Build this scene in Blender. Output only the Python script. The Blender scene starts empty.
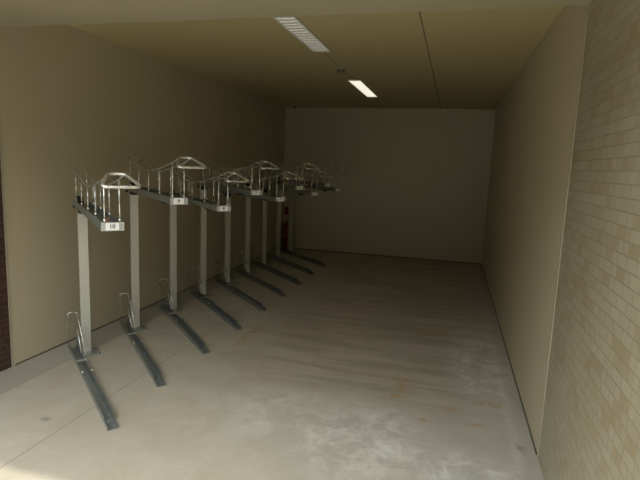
import bpy, bmesh, math, random
from mathutils import Vector, Matrix
S = bpy.context.scene
COL = S.collection
random.seed(4)

# ------------------------------------------------------------------ dimensions
XL, XR, YB, H, HS, YE = -3.125, 0.583, 9.01, 2.647, 2.446, 2.882
YF = 0.42; YS = 1.29            # front edge of the soffit / end of the side walls

# ------------------------------------------------------------------ node helpers
def new_mat(name):
    m = bpy.data.materials.new(name); m.use_nodes = True
    return m, m.node_tree, m.node_tree.nodes['Principled BSDF']
def N(nt, typ, **kw):
    n = nt.nodes.new(typ)
    for k, v in kw.items(): setattr(n, k, v)
    return n
def objco(nt, scale=(1, 1, 1), rot=(0, 0, 0), loc=(0, 0, 0)):
    tc = N(nt, 'ShaderNodeTexCoord'); mp = N(nt, 'ShaderNodeMapping')
    mp.inputs['Scale'].default_value = scale; mp.inputs['Rotation'].default_value = rot
    mp.inputs['Location'].default_value = loc
    nt.links.new(tc.outputs['Object'], mp.inputs['Vector']); return mp.outputs['Vector']
def noise(nt, vec, scale, detail=4, rough=.55, dist=0):
    n = N(nt, 'ShaderNodeTexNoise'); nt.links.new(vec, n.inputs['Vector'])
    n.inputs['Scale'].default_value = scale; n.inputs['Detail'].default_value = detail
    n.inputs['Roughness'].default_value = rough; n.inputs['Distortion'].default_value = dist
    return n.outputs['Fac']
def ramp(nt, fac, a, b, ca=(0, 0, 0, 1), cb=(1, 1, 1, 1)):
    r = N(nt, 'ShaderNodeValToRGB'); nt.links.new(fac, r.inputs['Fac'])
    e = r.color_ramp.elements; e[0].position = a; e[1].position = b; e[0].color = ca; e[1].color = cb
    return r.outputs['Color']
def mix(nt, fac, a, b, mode='MIX'):
    m = N(nt, 'ShaderNodeMix', data_type='RGBA', blend_type=mode)
    for s, v in ((m.inputs[0], fac), (m.inputs[6], a), (m.inputs[7], b)):
        if hasattr(v, 'is_output') or isinstance(v, bpy.types.NodeSocket): nt.links.new(v, s)
        else: s.default_value = v
    return m.outputs[2]
def math_(nt, op, a, b=0.0, c=None, clamp=False):
    m = N(nt, 'ShaderNodeMath', operation=op); m.use_clamp = clamp
    for i, v in enumerate((a, b) if c is None else (a, b, c)):
        if isinstance(v, bpy.types.NodeSocket): nt.links.new(v, m.inputs[i])
        else: m.inputs[i].default_value = v
    return m.outputs[0]
def bump(nt, bs, h, strength, dist=.01):
    b = N(nt, 'ShaderNodeBump'); b.inputs['Strength'].default_value = strength
    b.inputs['Distance'].default_value = dist
    nt.links.new(h, b.inputs['Height']); nt.links.new(b.outputs[0], bs.inputs['Normal'])
def c4(r, g, b): return (r, g, b, 1)

# ------------------------------------------------------------------ materials
def plain(name, col, rough=.6, metal=0, var=.06, scale=9):
    m, nt, bs = new_mat(name)
    v = noise(nt, objco(nt), scale, 5)
    lo = c4(*[c*(1-var) for c in col]); hi = c4(*[min(1, c*(1+var)) for c in col])
    nt.links.new(ramp(nt, v, .3, .7, lo, hi), bs.inputs['Base Color'])
    bs.inputs['Roughness'].default_value = rough; bs.inputs['Metallic'].default_value = metal
    return m

def panel_mat():
    m, nt, bs = new_mat('beige_wall_board')
    co = objco(nt)
    big = noise(nt, co, 1.1, 4); fine = noise(nt, objco(nt, (40, 40, 6)), 3, 3)
    c = mix(nt, big, c4(.575, .512, .36), c4(.625, .56, .40))
    c = mix(nt, math_(nt, 'MULTIPLY', fine, .25), c, c4(.48, .41, .29))
    nt.links.new(c, bs.inputs['Base Color']); bs.inputs['Roughness'].default_value = .5
    bump(nt, bs, fine, .06, .003)
    return m
def ceiling_mat():
    m, nt, bs = new_mat('beige_ceiling_board')
    tc = N(nt, 'ShaderNodeTexCoord'); sp = N(nt, 'ShaderNodeSeparateXYZ'); nt.links.new(tc.outputs['Object'], sp.inputs[0])
    x, y = sp.outputs[0], sp.outputs[1]
    def seam(v, off, pitch, w):
        # distance of v to the nearest board joint
        a = math_(nt, 'SUBTRACT', v, off); a = math_(nt, 'DIVIDE', a, pitch)
        a = math_(nt, 'ADD', a, .5); a = math_(nt, 'FRACT', a); a = math_(nt, 'SUBTRACT', a, .5)
        a = math_(nt, 'ABSOLUTE', a); a = math_(nt, 'MULTIPLY', a, pitch)
        return math_(nt, 'LESS_THAN', a, w)
    s = math_(nt, 'MULTIPLY', seam(x, -.31, .952, .007), math_(nt, 'GREATER_THAN', x, -1.6))
    s = math_(nt, 'MULTIPLY', s, math_(nt, 'LESS_THAN', x, .2))
    c = mix(nt, noise(nt, tc.outputs['Object'], 1.3, 4), c4(.53, .455, .25), c4(.58, .50, .275))
    c = mix(nt, math_(nt, 'MULTIPLY', s, .7), c, c4(.12, .10, .065))
    nt.links.new(c, bs.inputs['Base Color']); bs.inputs['Roughness'].default_value = .7
    return m
def tile_mat(name, c1, c2, c3, mortar, pitch_len, pitch_h, axis, msize, mortar_smooth=.1, rough=.35):
    m, nt, bs = new_mat(name)
    tc = N(nt, 'ShaderNodeTexCoord'); sp = N(nt, 'ShaderNodeSeparateXYZ'); nt.links.new(tc.outputs['Object'], sp.inputs[0])
    cb = N(nt, 'ShaderNodeCombineXYZ')
    nt.links.new(sp.outputs[{'x': 0, 'y': 1}[axis]], cb.inputs[0]); nt.links.new(sp.outputs[2], cb.inputs[1])
    b = N(nt, 'ShaderNodeTexBrick'); b.offset = .5; b.squash = 1
    nt.links.new(cb.outputs[0], b.inputs['Vector'])
    b.inputs['Scale'].default_value = 1; b.inputs['Brick Width'].default_value = pitch_len
    b.inputs['Row Height'].default_value = pitch_h; b.inputs['Mortar Size'].default_value = msize
    b.inputs['Mortar Smooth'].default_value = mortar_smooth; b.inputs['Bias'].default_value = 0
    b.inputs['Color1'].default_value = c1; b.inputs['Color2'].default_value = c2; b.inputs['Mortar'].default_value = mortar
    # a second tone per tile: round the coordinate to the tile it lies in
    row = math_(nt, 'FLOOR', math_(nt, 'DIVIDE', sp.outputs[2], pitch_h))
    off = math_(nt, 'MULTIPLY', math_(nt, 'MODULO', math_(nt, 'ABSOLUTE', row), 2), .5)
    cell = math_(nt, 'FLOOR', math_(nt, 'SUBTRACT', math_(nt, 'DIVIDE', sp.outputs[{'x': 0, 'y': 1}[axis]], pitch_len), off))
    cc = N(nt, 'ShaderNodeCombineXYZ'); nt.links.new(row, cc.inputs[0]); nt.links.new(cell, cc.inputs[1])
    wn = N(nt, 'ShaderNodeTexWhiteNoise', noise_dimensions='2D'); nt.links.new(cc.outputs[0], wn.inputs['Vector'])
    pick = ramp(nt, wn.outputs['Value'], .55, .95)
    pk = math_(nt, 'MULTIPLY', pick, math_(nt, 'SUBTRACT', 1, b.outputs['Fac']))
    c = mix(nt, math_(nt, 'MULTIPLY', pk, .8), b.outputs['Color'], c3)
    g = noise(nt, tc.outputs['Object'], 45, 4)
    c = mix(nt, math_(nt, 'MULTIPLY', g, .22), c, mortar)
    nt.links.new(c, bs.inputs['Base Color']); bs.inputs['Roughness'].default_value = rough
    hh = math_(nt, 'ADD', math_(nt, 'SUBTRACT', 1, b.outputs['Fac']), math_(nt, 'MULTIPLY', g, .1))
    bump(nt, bs, hh, .5, .004)
    return m
def floor_mat():
    m, nt, bs = new_mat('stained_concrete')
    tc = N(nt, 'ShaderNodeTexCoord'); P = tc.outputs['Object']
    sp = N(nt, 'ShaderNodeSeparateXYZ'); nt.links.new(P, sp.inputs[0]); x, y = sp.outputs[0], sp.outputs[1]
    def sm(v, a, b):
        r = N(nt, 'ShaderNodeMapRange', interpolation_type='SMOOTHSTEP'); nt.links.new(v, r.inputs[0])
        r.inputs[1].default_value = a; r.inputs[2].default_value = b; return r.outputs[0]
    def mul(*a):
        o = a[0]
        for k in a[1:]: o = math_(nt, 'MULTIPLY', o, k)
        return o
    def blob(cx, cy, rx, ry, wob=.35):
        dx = math_(nt, 'DIVIDE', math_(nt, 'SUBTRACT', x, cx), rx); dy = math_(nt, 'DIVIDE', math_(nt, 'SUBTRACT', y, cy), ry)
        d = math_(nt, 'SQRT', math_(nt, 'ADD', math_(nt, 'MULTIPLY', dx, dx), math_(nt, 'MULTIPLY', dy, dy)))
        return math_(nt, 'SUBTRACT', 1, sm(d, .25, 1.0))
    big = noise(nt, P, .9, 5, .6); mid = noise(nt, P, 4, 6, .62, .6); fine = noise(nt, P, 28, 6, .65)
    c = mix(nt, ramp(nt, big, .3, .7), c4(.43, .385, .305), c4(.545, .50, .415))
    c = mix(nt, mul(ramp(nt, mid, .42, .68), .6), c, c4(.42, .36, .265))
    c = mix(nt, mul(ramp(nt, fine, .35, .75), .22), c, c4(.34, .31, .26))
    # cooler, greyer concrete towards the right wall
    right = sm(math_(nt, 'ADD', x, math_(nt, 'MULTIPLY', mid, .6)), -.9, .55)
    c = mix(nt, mul(right, .62), c, c4(.41, .395, .355))
    # brownish worn lane with ripples running across it
    wv = noise(nt, objco(nt, (.55, 4.2, 1), (0, 0, math.radians(-3))), 1.5, 3, .5, .35)
    lane = mul(sm(x, -1.9, -1.2), math_(nt, 'SUBTRACT', 1, sm(x, .1, .45)), sm(y, 2.9, 3.6))
    c = mix(nt, mul(lane, .38), c, c4(.35, .29, .20))
    c = mix(nt, mul(lane, ramp(nt, wv, .47, .66), .5), c, c4(.56, .52, .44))
    c = mix(nt, mul(lane, ramp(nt, wv, .36, .50, c4(1, 1, 1), c4(0, 0, 0)), .32), c, c4(.27, .22, .15))
    # dark diagonal smear
    sx = math_(nt, 'ADD', y, math_(nt, 'MULTIPLY', x, .05))
    sme = mul(math_(nt, 'SUBTRACT', 1, sm(math_(nt, 'ABSOLUTE', math_(nt, 'SUBTRACT', sx, math_(nt, 'ADD', 3.40, math_(nt, 'MULTIPLY', mid, .06)))), 0, .10)),
              sm(x, -1.25, -.75), math_(nt, 'SUBTRACT', 1, sm(x, -.45, .1)))
    c = mix(nt, mul(sme, .5), c, c4(.25, .225, .175))
    # pale scuffed bloom
    eff = noise(nt, P, 5.0, 12, .80, .5)
    bl = math_(nt, 'MAXIMUM', blob(-.42, 2.75, .62, .62), math_(nt, 'MAXIMUM', blob(.2, 2.55, .42, .35), blob(.32, 4.3, .34, 1.4)))
    bl = math_(nt, 'MAXIMUM', bl, mul(blob(-1.0, 2.9, .5, .5), .7))
    c = mix(nt, mul(bl, .35), c, c4(.44, .43, .385))
    c = mix(nt, mul(bl, ramp(nt, eff, .44, .60), .8), c, c4(.70, .675, .61))
    # white streak along the right wall
    wl = mul(math_(nt, 'SUBTRACT', 1, sm(math_(nt, 'ABSOLUTE', math_(nt, 'SUBTRACT', x, math_(nt, 'ADD', .42, math_(nt, 'MULTIPLY', mid, .09)))), .005, .05)), ramp(nt, eff, .42, .6))
    c = mix(nt, mul(wl, .5), c, c4(.64, .62, .56))
    # rust spots
    rn = noise(nt, P, 17, 4, .6)
    ru = None
    for a in ((-.28, 3.38, .11, .05), (.36, 3.47, .16, .07), (-.06, 3.1, .08, .05), (.25, 3.14, .1, .04), (-.25, 3.6, .12, .22), (-.1, 4.9, .35, .12), (.1, 3.3, .12, .05), (-1.75, 4.2, .08, .5)):
        b_ = blob(*a); ru = b_ if ru is None else math_(nt, 'MAXIMUM', ru, b_)
    c = mix(nt, mul(ru, ramp(nt, rn, .38, .6), .75), c, c4(.42, .27, .12))
    # small dark smudge near the first rack and a grey stain by the right wall
    sp_ = math_(nt, 'MAXIMUM', blob(-2.30, 2.33, .05, .035), mul(blob(.5, 2.95, .05, .09), ramp(nt, rn, .4, .55)))
    c = mix(nt, mul(sp_, .6), c, c4(.2, .18, .15))
    # control joint sawn along the racks
    jn = mul(math_(nt, 'LESS_THAN', math_(nt, 'ABSOLUTE', math_(nt, 'SUBTRACT', x, -2.135)), .0045), math_(nt, 'LESS_THAN', y, 8.4))
    c = mix(nt, mul(jn, .55), c, c4(.2, .18, .14))
    nt.links.new(c, bs.inputs['Base Color'])
    ro = math_(nt, 'ADD', math_(nt, 'MULTIPLY', mid, .35), .42); nt.links.new(ro, bs.inputs['Roughness'])
    hgt = math_(nt, 'SUBTRACT', math_(nt, 'ADD', math_(nt, 'MULTIPLY', fine, .5), math_(nt, 'MULTIPLY', mid, .5)), jn)
    bump(nt, bs, hgt, .18, .004)
    return m
def screed_mat():
    m, nt, bs = new_mat('smooth_grey_screed')
    P = objco(nt)
    c = mix(nt, noise(nt, P, 2.2, 6, .6), c4(.36, .335, .28), c4(.43, .405, .34))
    c = mix(nt, math_(nt, 'MULTIPLY', noise(nt, P, 25, 5), .3), c, c4(.30, .28, .24))
    nt.links.new(c, bs.inputs['Base Color']); bs.inputs['Roughness'].default_value = .6
    return m
def steel(name, col, rough, metal, spangle=.12):
    m, nt, bs = new_mat(name)
    v = N(nt, 'ShaderNodeTexVoronoi'); v.inputs['Scale'].default_value = 55; nt.links.new(objco(nt), v.inputs['Vector'])
    bw = N(nt, 'ShaderNodeRGBToBW'); nt.links.new(v.outputs['Color'], bw.inputs[0])
    c = mix(nt, bw.outputs[0], c4(*[k*(1-spangle) for k in col]), c4(*[min(1, k*(1+spangle)) for k in col]))
    nt.links.new(c, bs.inputs['Base Color']); bs.inputs['Metallic'].default_value = metal
    nt.links.new(math_(nt, 'ADD', math_(nt, 'MULTIPLY', noise(nt, objco(nt), 18, 4), .2), rough-.1), bs.inputs['Roughness'])
    return m
def emis(name, col, s):
    m, nt, bs = new_mat(name)
    bs.inputs['Base Color'].default_value = c4(.8, .8, .78)
    bs.inputs['Emission Color'].default_value = c4(*col); bs.inputs['Emission Strength'].default_value = s
    return m

M = dict(
    wall=panel_mat(), ceil=ceiling_mat(), floor=floor_mat(), screed=screed_mat(),
    soffit=plain('painted_soffit', (.42, .385, .26), .7, 0, .05, 1.4),
    cream=tile_mat('cream_tile', c4(.40, .365, .26), c4(.455, .42, .305), c4(.36, .285, .165), c4(.29, .265, .19), .098, .0478, 'y', .0026),
    brown=tile_mat('brown_tile', c4(.060, .026, .022), c4(.078, .036, .030), c4(.045, .022, .022), c4(.115, .085, .07), .098, .0478, 'y', .003, rough=.3),
    trim=plain('cream_aluminium_trim', (.50, .455, .34), .45, .2),
    gap=plain('dark_sealant', (.13, .12, .095), .8),
    galv=steel('galvanised_steel', (.50, .52, .51), .36, .6),
    postm=steel('brushed_steel_post', (.62, .62, .56), .38, .55, .05),
    rod=steel('bright_steel_rod', (.72, .72, .68), .28, .8, .03),
    tray=steel('galvanised_tray', (.31, .34, .335), .36, .65),
    black=plain('black_rubber', (.02, .02, .02), .6),
    plate=plain('pale_grey_plate', (.42, .42, .39), .5), sticker=plain('white_sticker', (.88, .88, .87), .5),
    ink=plain('black_ink', (.03, .03, .035), .6),
    red=plain('red_enamel', (.26, .018, .016), .3), latch=plain('orange_red_plastic', (.27, .12, .075), .5),
    lampw=plain('white_lamp_housing', (.74, .73, .68), .4),
    lit=emis('lit_tube', (1.0, .95, .76), .30), dim=emis('dim_tube', (1.0, .97, .88), .07),
    white=plain('white_plastic', (.42, .38, .28), .5), slot=plain('dark_plastic', (.13, .115, .08), .6),
)

# ------------------------------------------------------------------ mesh helpers
class MB:
    def __init__(s): s.bm = bmesh.new()
    def box(s, a, b, mi=0, bev=0):
        r = bmesh.ops.create_cube(s.bm, size=1)
        vs = r['verts']
        for v in vs:
            v.co = Vector([(a[i]+b[i])/2 + v.co[i]*(b[i]-a[i]) for i in range(3)])
        fs = {f for v in vs for f in v.link_faces}
        for f in fs: f.material_index = mi
        if bev:
            es = {e for v in vs for e in v.link_edges}
            r2 = bmesh.ops.bevel(s.bm, geom=list(es), offset=bev, segments=2, affect='EDGES', profile=.5)
            for f in r2['faces']: f.material_index = mi
        return s
    def tube(s, pts, r, seg=8, closed=False, mi=0):
        pts = [Vector(p) for p in pts]; n = len(pts); rings = []
        prev = None
        for i, p in enumerate(pts):
            if closed: t = (pts[(i+1) % n]-pts[i-1])
            else: t = pts[min(i+1, n-1)]-pts[max(i-1, 0)]
            t.normalize()
            if prev is None:
                u = t.orthogonal().normalized()
            else:
                u = (prev - t*prev.dot(t)); u = u.normalized() if u.length > 1e-6 else t.orthogonal().normalized()
            prev = u; w = t.cross(u)
            rings.append([s.bm.verts.new(p+(u*math.cos(k*math.tau/seg)+w*math.sin(k*math.tau/seg))*r) for k in range(seg)])
        def bridge(A, B, sh=0):
            for k in range(seg):
                f = s.bm.faces.new((A[k], A[(k+1) % seg], B[(k+1+sh) % seg], B[(k+sh) % seg])); f.smooth = True; f.material_index = mi
        for i in range(n-1): bridge(rings[i], rings[i+1])
        if closed:
            A, B = rings[-1], rings[0]
            sh = min(range(seg), key=lambda q: (A[0].co-B[q].co).length); bridge(A, B, sh)
        else:
            f = s.bm.faces.new(rings[0][::-1]); f.material_index = mi; f = s.bm.faces.new(rings[-1]); f.material_index = mi
        return s
    def cyl(s, a, b, r, seg=12, mi=0): return s.tube([a, b], r, seg, mi=mi)
    def lathe(s, prof, c, seg=24, mi=0):
        rings = []
        for r, z in prof:
            if r < 1e-6: rings.append([s.bm.verts.new((c[0], c[1], c[2]+z))])
            else: rings.append([s.bm.verts.new((c[0]+r*math.cos(k*math.tau/seg), c[1]+r*math.sin(k*math.tau/seg), c[2]+z)) for k in range(seg)])
        for A, B in zip(rings, rings[1:]):
            for k in range(seg):
                k2 = (k+1) % seg
                if len(A) == 1 and len(B) == 1: continue
                if len(A) == 1: vs = (A[0], B[k2], B[k])
                elif len(B) == 1: vs = (A[k], A[k2], B[0])
                else: vs = (A[k], A[k2], B[k2], B[k])
                f = s.bm.faces.new(vs); f.smooth = True; f.material_index = mi
        return s
    def extrude(s, prof, x0, x1, mi=0):
        # closed (t,z) profile swept along local x
        A = [s.bm.verts.new((x0, t, z)) for t, z in prof]; B = [s.bm.verts.new((x1, t, z)) for t, z in prof]
        n = len(prof)
        for k in range(n):
            s.bm.faces.new((A[k], A[(k+1) % n], B[(k+1) % n], B[k])).material_index = mi
        s.bm.faces.new(A[::-1]).material_index = mi; s.bm.faces.new(B).material_index = mi
        return s
    def build(s, name, mats, parent=None, loc=None):
        bmesh.ops.recalc_face_normals(s.bm, faces=s.bm.faces[:])
        me = bpy.data.meshes.new(name); s.bm.to_mesh(me); s.bm.free()
        for m in (mats if isinstance(mats, (list, tuple)) else [mats]): me.materials.append(m)
        o = bpy.data.objects.new(name, me); COL.objects.link(o)
        if parent: o.parent = parent
        if loc: o.location = loc
        return o
def fillet(pts, r, closed=False, k=4):
    pts = [Vector(p) for p in pts]; n = len(pts); out = []
    for i, p in enumerate(pts):
        if not closed and i in (0, n-1): out.append(p); continue
        a, b = pts[i-1]-p, pts[(i+1) % n]-p
        rr = min(r, a.length*.45, b.length*.45); A = p+a.normalized()*rr; B = p+b.normalized()*rr
        for j in range(k+1):
            t = j/k; out.append(A*(1-t)**2 + p*2*t*(1-t) + B*t*t)
    return out
def structure(o): o['kind'] = 'structure'; return o
def thing(name, label, cat, loc=(0, 0, 0), rz=0, group=None):
    o = bpy.data.objects.new(name, None); COL.objects.link(o); o.location = loc; o.rotation_euler = (0, 0, rz)
    o.empty_display_size = .1
    o['label'] = label; o['category'] = cat
    if group: o['group'] = group
    return o

# ------------------------------------------------------------------ the setting
T = .2
GX = -2.82      # edge of the grey screed strip along the left wall
structure(MB().box((GX, -3, -T), (XR+T, YB+T, 0)).build('floor', M['floor']))
structure(MB().box((XL-T, -3, -T), (GX-.001, YB+T, 0)).build('floor_strip', M['screed']))
structure(MB().box((XL-T, YE+.003, 0), (XL, YB, H)).build('wall_left', M['wall']))
structure(MB().box((XR, YE+.003, 0), (XR+T, YB, H)).build('wall_right', M['wall']))
structure(MB().box((XL-T, YB, 0), (XR+T, YB+T, H)).build('wall_back', M['wall']))
structure(MB().box((XL-T, YF, 0), (XL+.0, YE-.003, HS)).build('wall_left_front', M['brown']))
structure(MB().box((XR, YF, 0), (XR+T, YE-.003, HS)).build('wall_right_front', M['cream']))
structure(MB().box((XL-T, YE, H), (XR+T, YB+T, H+T)).build('ceiling', M['ceil']))
structure(MB().box((XL-T-.5, YS, HS), (XR+T+.5, YE-.001, H+T+.4), bev=.004).build('ceiling_soffit', M['soffit']))
structure(MB().box((XL, YE-.012, .0), (XL+.004, YE+.006, HS-.001)).build('trim_1', M['trim']))
structure(MB().box((XR-.004, YE-.010, .0), (XR, YE+.006, HS-.001)).build('trim_2', M['trim']))
structure(MB().box((XL, YE+.02, 0), (XL+.006, YB, .011)).build('baseboard_left', M['gap']))
structure(MB().box((XR-.006, YE+.02, 0), (XR, YB, .012)).build('baseboard_right', M['gap']))
structure(MB().box((XL+.007, YB-.007, 0), (XR-.007, YB, .018)).build('baseboard_back', M['gap']))

# ------------------------------------------------------------------ ceiling lamps
def lamp(y0, y1, label, litmat, pitch):
    xc, w = -1.262, .084
    t = thing('ceiling_lamp', label, 'ceiling lamp', (xc, (y0+y1)/2, H), 0, None)
    L = (y1-y0)/2
    b = MB()
    b.box((-w, -L, -.012), (-w+.010, L, -.0005)); b.box((w-.010, -L, -.012), (w, L, -.0005))
    b.box((-w+.0102, -L, -.012), (w-.0102, -L+.010, -.0005)); b.box((-w+.0102, L-.010, -.012), (w-.0102, L, -.0005))
    b.build('frame', M['lampw'], t)
    MB().box((-w+.011, -L+.011, -.004), (w-.011, L-.011, -.001)).build('diffuser', litmat, t)
    if pitch > .2: return t
    lv = MB(); y = -L+.011+pitch/2
    while y < L-.02:
        lv.box((-w+.012, y, -.0115), (w-.012, y+min(pitch*.42, .03), -.0045)); y += pitch
    lv.build('louvre', M['lampw'], t)
    return t
lamp(3.47, 4.62, 'dull grey louvred ceiling lamp, the nearer and dimmer of the two', M['dim'], .075)
lamp(6.14, 7.55, 'glowing rectangular ceiling lamp, farther and brighter of the two', M['lit'], .30)

def detector(x, y, r, label):
    t = thing('smoke_detector', label, 'smoke detector', (x, y, H))
    MB().lathe([(0, -.001), (r, -.001), (r, -.016), (r*.96, -.02), (0, -.02)], (0, 0, 0)).build('base', M['white'], t)
    MB().lathe([(r*.72, -.0205), (r*.72, -.036), (r*.6, -.046), (r*.3, -.05), (0, -.05)], (0, 0, 0)).build('sensor_head', M['slot'], t)
detector(-1.262, 5.40, .055, 'small round smoke detector on the ceiling between the two lamps')
detector(-2.86, 8.72, .05, 'small dark smoke detector on the ceiling in the far left corner')

# ------------------------------------------------------------------ bike racks
DIR = Vector((.7235, -.6903))          # the way the trays point
RZ = math.atan2(DIR.y, DIR.x)
ROWS = [.14, .49, .84, 1.19, 1.525]
HGT = [.30, .225, .19, .225, .268]
SIDE = .038

def digit_mesh(txt, size):
    cu = bpy.data.curves.new('t', 'FONT'); cu.body = txt; cu.size = size; cu.align_x = 'CENTER'; cu.align_y = 'CENTER'; cu.extrude = .0004
    cu.offset = .0007
    o = bpy.data.objects.new('t', cu); COL.objects.link(o)
    bpy.context.view_layer.update()
    me = bpy.data.meshes.new_from_object(o.evaluated_get(bpy.context.evaluated_depsgraph_get()))
    bpy.data.objects.remove(o); bpy.data.curves.remove(cu)
    return me

def number_plate(txt, parent, s, t, z):
    b = MB()
    b.box((s, t-.058, z-.0235), (s+.004, t+.058, z+.0235), 0, .0012)
    b.box((s+.0042, t-.036, z-.019), (s+.0052, t+.031, z+.019), 1)
    me = digit_mesh(txt, .031)
    R = Matrix(((0, 0, 1), (1, 0, 0), (0, 1, 0)))       # text x -> +t, text y -> z, normal -> +s
    for v in me.vertices: v.co = R @ v.co + Vector((s+.0057, t-.003, z))
    n0 = len(b.bm.faces); b.bm.from_mesh(me); b.bm.faces.ensure_lookup_table()
    for f in b.bm.faces[n0:]: f.material_index = 2
    bpy.data.meshes.remove(me)
    return b.build('number_plate', [M['plate'], M['sticker'], M['ink']], parent)

def make_rack(high):
    r = thing('bike_rack', '', 'bike rack')
    zp = 1.268 if high else 1.150                   # top of post
    zt = 1.311 if high else 1.2145                                  # underside of tray
    # post: folded C channel with its flat side facing the lane
    tc = .012; w, d_, th = .035, .024, .004
    prof = [(w, -d_), (w, d_), (-w, d_), (-w, -d_), (-w+th, -d_), (-w+th, d_-th), (w-th, d_-th), (w-th, -d_)]
    b = MB()
    lo = [b.bm.verts.new((y, tc+x, .006)) for x, y in prof]; hi = [b.bm.verts.new((y, tc+x, zp)) for x, y in prof]
    n = len(prof)
    for k in range(n): b.bm.faces.new((lo[k], lo[(k+1) % n], hi[(k+1) % n], hi[k]))
    b.bm.faces.new(lo); b.bm.faces.new(hi)
    b.box((-d_+.006, tc-.006, .008), (d_-th-.0005, tc+.006, zp-.002))     # centre stiffener
    post = b.build('post', M['postm'], r)
    for zz in (zp-.035, zp-.075):
        for tt in (-.014, .014):
            MB().tube([(d_+.0002, tc+tt, zz), (d_+.005, tc+tt, zz)], .0055, 6).build('bolt', M['galv'], post)
    base = MB().box((-.06, tc-.065, 0), (.12, tc+.098, .006), 0, .0015).build('base_plate', M['tray'], r)
    for (a, c) in ((-.04, .090), (.098, .090)):
        MB().tube([(a, c, .0062), (a, c, .018)], .008, 6).build('anchor_bolt', M['galv'], base)
    # lower tray: U channel on the floor, slightly skewed to the post line
    lt = MB()
    wd, hh, tk = .028, .046, .0025
    ch = [(-wd, .003), (wd, .003), (wd, hh), (wd+.006, hh), (wd+.006, hh+tk), (wd-tk, hh+tk), (wd-tk, .003+tk), (-wd+tk, .003+tk), (-wd+tk, hh+tk), (-wd-.006, hh+tk), (-wd-.006, hh), (-wd, hh)]
    lt.extrude(ch, -.12, 1.28)
    ch2 = [(-wd-.001, .0), (wd+.001, .0), (wd+.001, .026), (wd-tk, .026), (wd-tk, .0028), (-wd+tk, .0028), (-wd+tk, .026), (-wd-.001, .026)]
    lt.extrude(ch2, 1.2805, 1.39)
    lo_ = lt.build('lower_tray', M['tray'], r); lo_.location = (0, -.075, 0); lo_.rotation_euler = (0, 0, math.radians(-.6))
    # cross bar, wheel loops and pins of the lower tray
    MB().box((.30, -wd-.012, hh+.003), (.335, wd+.012, hh+.008), 0, .001).build('cross_bar', M['galv'], lo_)
    for sd in (-1, 1):
        t0 = sd*(wd+.004)
        pts = [(-.085, t0, .03), (-.075, t0-.004, .325), (-.075, -t0+.006, .325), (.24, -t0+.012, .052)] if sd < 0 else [(-.02, t0-.004, .03), (-.02, t0-.004, .19), (.02, t0-.006, .19), (.17, t0-.008, .052)]
        MB().tube(fillet(pts, .032), .005, 8).build('wheel_loop', M['rod'], lo_)
        MB().cyl((.58, t0, hh+.003), (.58, t0, hh+.022), .007, 8).build('guide_pin', M['rod'], lo_)
    # upper tray
    ut = MB(); W, HH, TK = .054, .043, .003
    cu = [(-W, 0), (W, 0), (W, HH), (W-.012, HH), (W-.012, HH-TK), (W-TK, HH-TK), (W-TK, TK), (-W+TK, TK), (-W+TK, HH-TK), (-W+.012, HH-TK), (-W+.012, HH), (-W, HH)]
    ut.extrude(cu, -.045, 1.538)
    u = ut.build('upper_tray', M['tray'], r); u.location = (0, 0, zt)
    # bracket that carries the tray on the post
    MB().box((-.035, tc-.026, zp+.0002), (.05, tc+.026, zt-.0002), 0, .002).build('tray_bracket', M['black'], r)
    MB().box((1.13, -.022, -.022), (1.20, .022, -.0005), 0, .003).build('stopper', M['black'], u)
    MB().cyl((-.030, -.05, -.012), (-.030, -.030, -.012), .0115, 14).build('roller', M['black'], u)
    for sd in (-1, 1):
        t0 = sd*SIDE; top = []
        for s_, h_ in zip(ROWS, HGT):
            top.append((s_, t0, h_))
            rd = MB().tube([(s_, t0, HH-.008), (s_, t0, h_)], .0046, 8)
            rd.lathe([(0, 0), (.009, 0), (.009, .012), (.0048, .018)], (s_, t0, HH+.0005), 10)
            rd.build('guide_rod', M['rod'], u)
    # one bent top rail runs round the rear, down both sides and up to the front
    L = [(s_, -SIDE, h_) for s_, h_ in zip(ROWS, HGT)]; R_ = [(s_, SIDE, h_) for s_, h_ in zip(ROWS, HGT)]
    tip = [(1.675, -.036, .303), (1.675, .036, .303)]
    path = tip[:1] + L[::-1] + [(.02, -SIDE, .318), (.02, SIDE, .318)] + R_ + tip[1:]
    MB().tube(fillet(path, .07), .0047, 8).build('top_rail', M['galv'], u)
    # flared grab handle at the front end
    hp = fillet([(1.675, -.040, .305), (1.675, .040, .305), (1.83, .092, .247), (1.83, -.092, .247)], .03, True)
    MB().tube(hp, .0082, 10, closed=True).build('handle', M['rod'], u)
    MB().box((.0, -.022, TK+.0005), (.05, .022, HH+.03), 0, .003).build('end_stop', M['black'], u)
    MB().box((1.38, -.020, TK+.001), (1.40, .006, HH+.010), 0, .002).build('latch', M['latch'], u)['label'] = 'small dull orange-red latch'
    return r

def children(o): return [c for c in bpy.data.objects if c.parent == o]
def copy_tree(o, parent=None, skip=()):
    c = o.copy(); COL.objects.link(c); c.parent = parent
    for ch in children(o):
        if ch.name.split('.')[0] not in skip: copy_tree(ch, c, skip)
    return c

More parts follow.
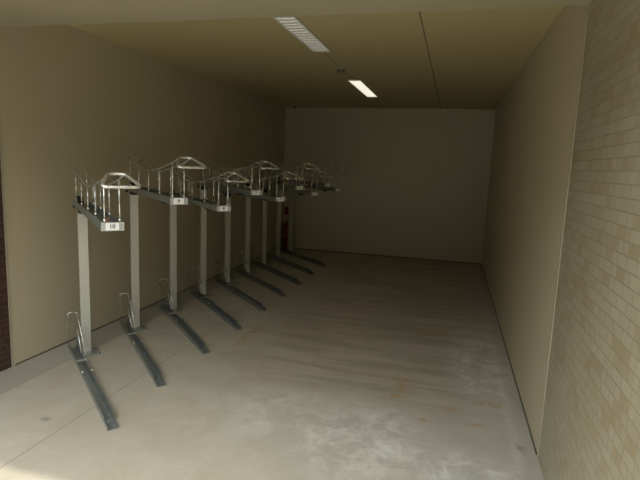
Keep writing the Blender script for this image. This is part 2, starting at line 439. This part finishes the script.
low = make_rack(False); high = make_rack(True)
ord_ = ['nearest', 'second nearest', 'third nearest', 'fourth nearest', 'fifth from the front', 'sixth from the front',
        'seventh from the front', 'second farthest', 'farthest']
XP, Y0, DY = -2.845, 3.315, .664
for i in range(9):
    src = high if i % 2 else low
    o = src if i < 2 else copy_tree(src)
    o.location = (XP, Y0+DY*i, 0); o.rotation_euler = (0, 0, RZ)
    num = str(10-i)
    if i == 0: first = o
    extra = 'its top tray set ' + ('high' if i % 2 else 'low')
    if i == 0: lab = 'nearest steel two-tier bike rack, its number plate reading 10'
    elif i == 8: lab = 'farthest steel two-tier bike rack, next to the back wall'
    else: lab = '%s steel two-tier bike rack in the row, %s' % (ord_[i], extra)
    o['label'] = lab; o['group'] = 'two-tier bike racks along the left wall'
for c in children(first):        # the nearest rack's floor tray sits slightly askew
    if c.name.startswith('lower_tray'): c.rotation_euler.z += math.radians(3.6)
for i, o in enumerate(sorted([o for o in bpy.data.objects if o.name.startswith('bike_rack')], key=lambda a: a.location.y)):
    u = [c for c in children(o) if c.name.startswith('upper_tray')][0]
    number_plate(str(10-i), u, 1.5385, 0, .0215)

# ------------------------------------------------------------------ fire extinguisher and its sign, far left corner
fx = thing('fire_extinguisher', 'small red fire extinguisher standing in the dark far left corner', 'fire extinguisher', (-2.985, 8.86, 0))
bd = MB().lathe([(0, .03), (.07, .03), (.075, .045), (.075, .42), (.066, .465), (.035, .50), (.02, .51), (.02, .535), (0, .535)], (0, 0, 0), 28).build('cylinder_body', M['red'], fx)
MB().lathe([(0, 0), (.078, 0), (.078, .029), (0, .029)], (0, 0, 0), 28).build('base_ring', M['black'], fx)
hd = MB().lathe([(0, .536), (.018, .536), (.018, .565), (0, .565)], (0, 0, 0), 14); hd.build('valve', M['galv'], fx)
MB().tube([(-.01, 0, .57), (.05, -.01, .585), (.10, -.02, .575)], .007, 8).build('handle', M['black'], fx)
MB().tube([(-.01, 0, .60), (.05, -.01, .612), (.11, -.02, .615)], .006, 8).build('lever', M['black'], fx)
MB().tube(fillet([(-.02, 0, .55), (-.09, .0, .53), (-.098, 0, .40), (-.086, 0, .16)], .05), .009, 8).build('hose', M['black'], fx)
sg = thing('wall_sign', 'small plain red sign plate above the fire extinguisher', 'sign', (-3.035, YB, .72))
MB().box((-.055, -.006, -.075), (.055, -.0005, .075), 0, .001).build('plate', M['red'], sg)

# ------------------------------------------------------------------ light
w = bpy.data.worlds.new('World'); S.world = w; w.use_nodes = True
nt = w.node_tree; bg = nt.nodes['Background']
tc = N(nt, 'ShaderNodeTexCoord'); sp = N(nt, 'ShaderNodeSeparateXYZ'); nt.links.new(tc.outputs['Generated'], sp.inputs[0])
cr = N(nt, 'ShaderNodeValToRGB'); nt.links.new(math_(nt, 'MULTIPLY_ADD', sp.outputs[2], .5, .5), cr.inputs[0])
e = cr.color_ramp.elements
e[0].position = .49; e[0].color = c4(.05, .05, .045); e[1].position = .5; e[1].color = c4(.05, .05, .045)
for p_, c_ in ((.62, (.08, .082, .075)), (.70, (.8, .83, .8)), (.85, (1.6, 1.66, 1.62))):
    k = e.new(p_); k.color = c4(*c_)
nt.links.new(cr.outputs[0], bg.inputs['Color']); bg.inputs['Strength'].default_value = 1.0

sun = bpy.data.lights.new('sun', 'SUN'); sun.energy = .85; sun.angle = math.radians(1.6); sun.color = (1, .96, .85)
so = bpy.data.objects.new('sun', sun); COL.objects.link(so)
el = math.radians(76.6); so.rotation_euler = Vector((0.04, -math.cos(el), math.sin(el))).to_track_quat('Z', 'Y').to_euler()

# ------------------------------------------------------------------ camera
f_, yaw, pit, rol = 497.23, .2565, .1484, .0402
F0 = Vector((-math.sin(yaw), math.cos(yaw), 0)); R0 = Vector((math.cos(yaw), math.sin(yaw), 0)); U0 = Vector((0, 0, 1))
F = F0*math.cos(pit)-U0*math.sin(pit); U = U0*math.cos(pit)+F0*math.sin(pit)
R = R0*math.cos(rol)+U*math.sin(rol); U2 = U*math.cos(rol)-R0*math.sin(rol)
R.normalize(); U2 = (U2-R*U2.dot(R)).normalized(); Bk = R.cross(U2)
cam = bpy.data.cameras.new('camera'); cam.sensor_width = 36; cam.lens = f_/640*36; cam.clip_start = .02
co = bpy.data.objects.new('camera', cam); COL.objects.link(co)
co.matrix_world = Matrix(((R.x, U2.x, Bk.x, 0), (R.y, U2.y, Bk.y, 0), (R.z, U2.z, Bk.z, 1.6), (0, 0, 0, 1)))
S.camera = co
S.view_settings.view_transform = 'Standard'; S.view_settings.look = 'None'; S.view_settings.gamma = 1
S.view_settings.use_curve_mapping = False; S.view_settings.exposure = 1.6
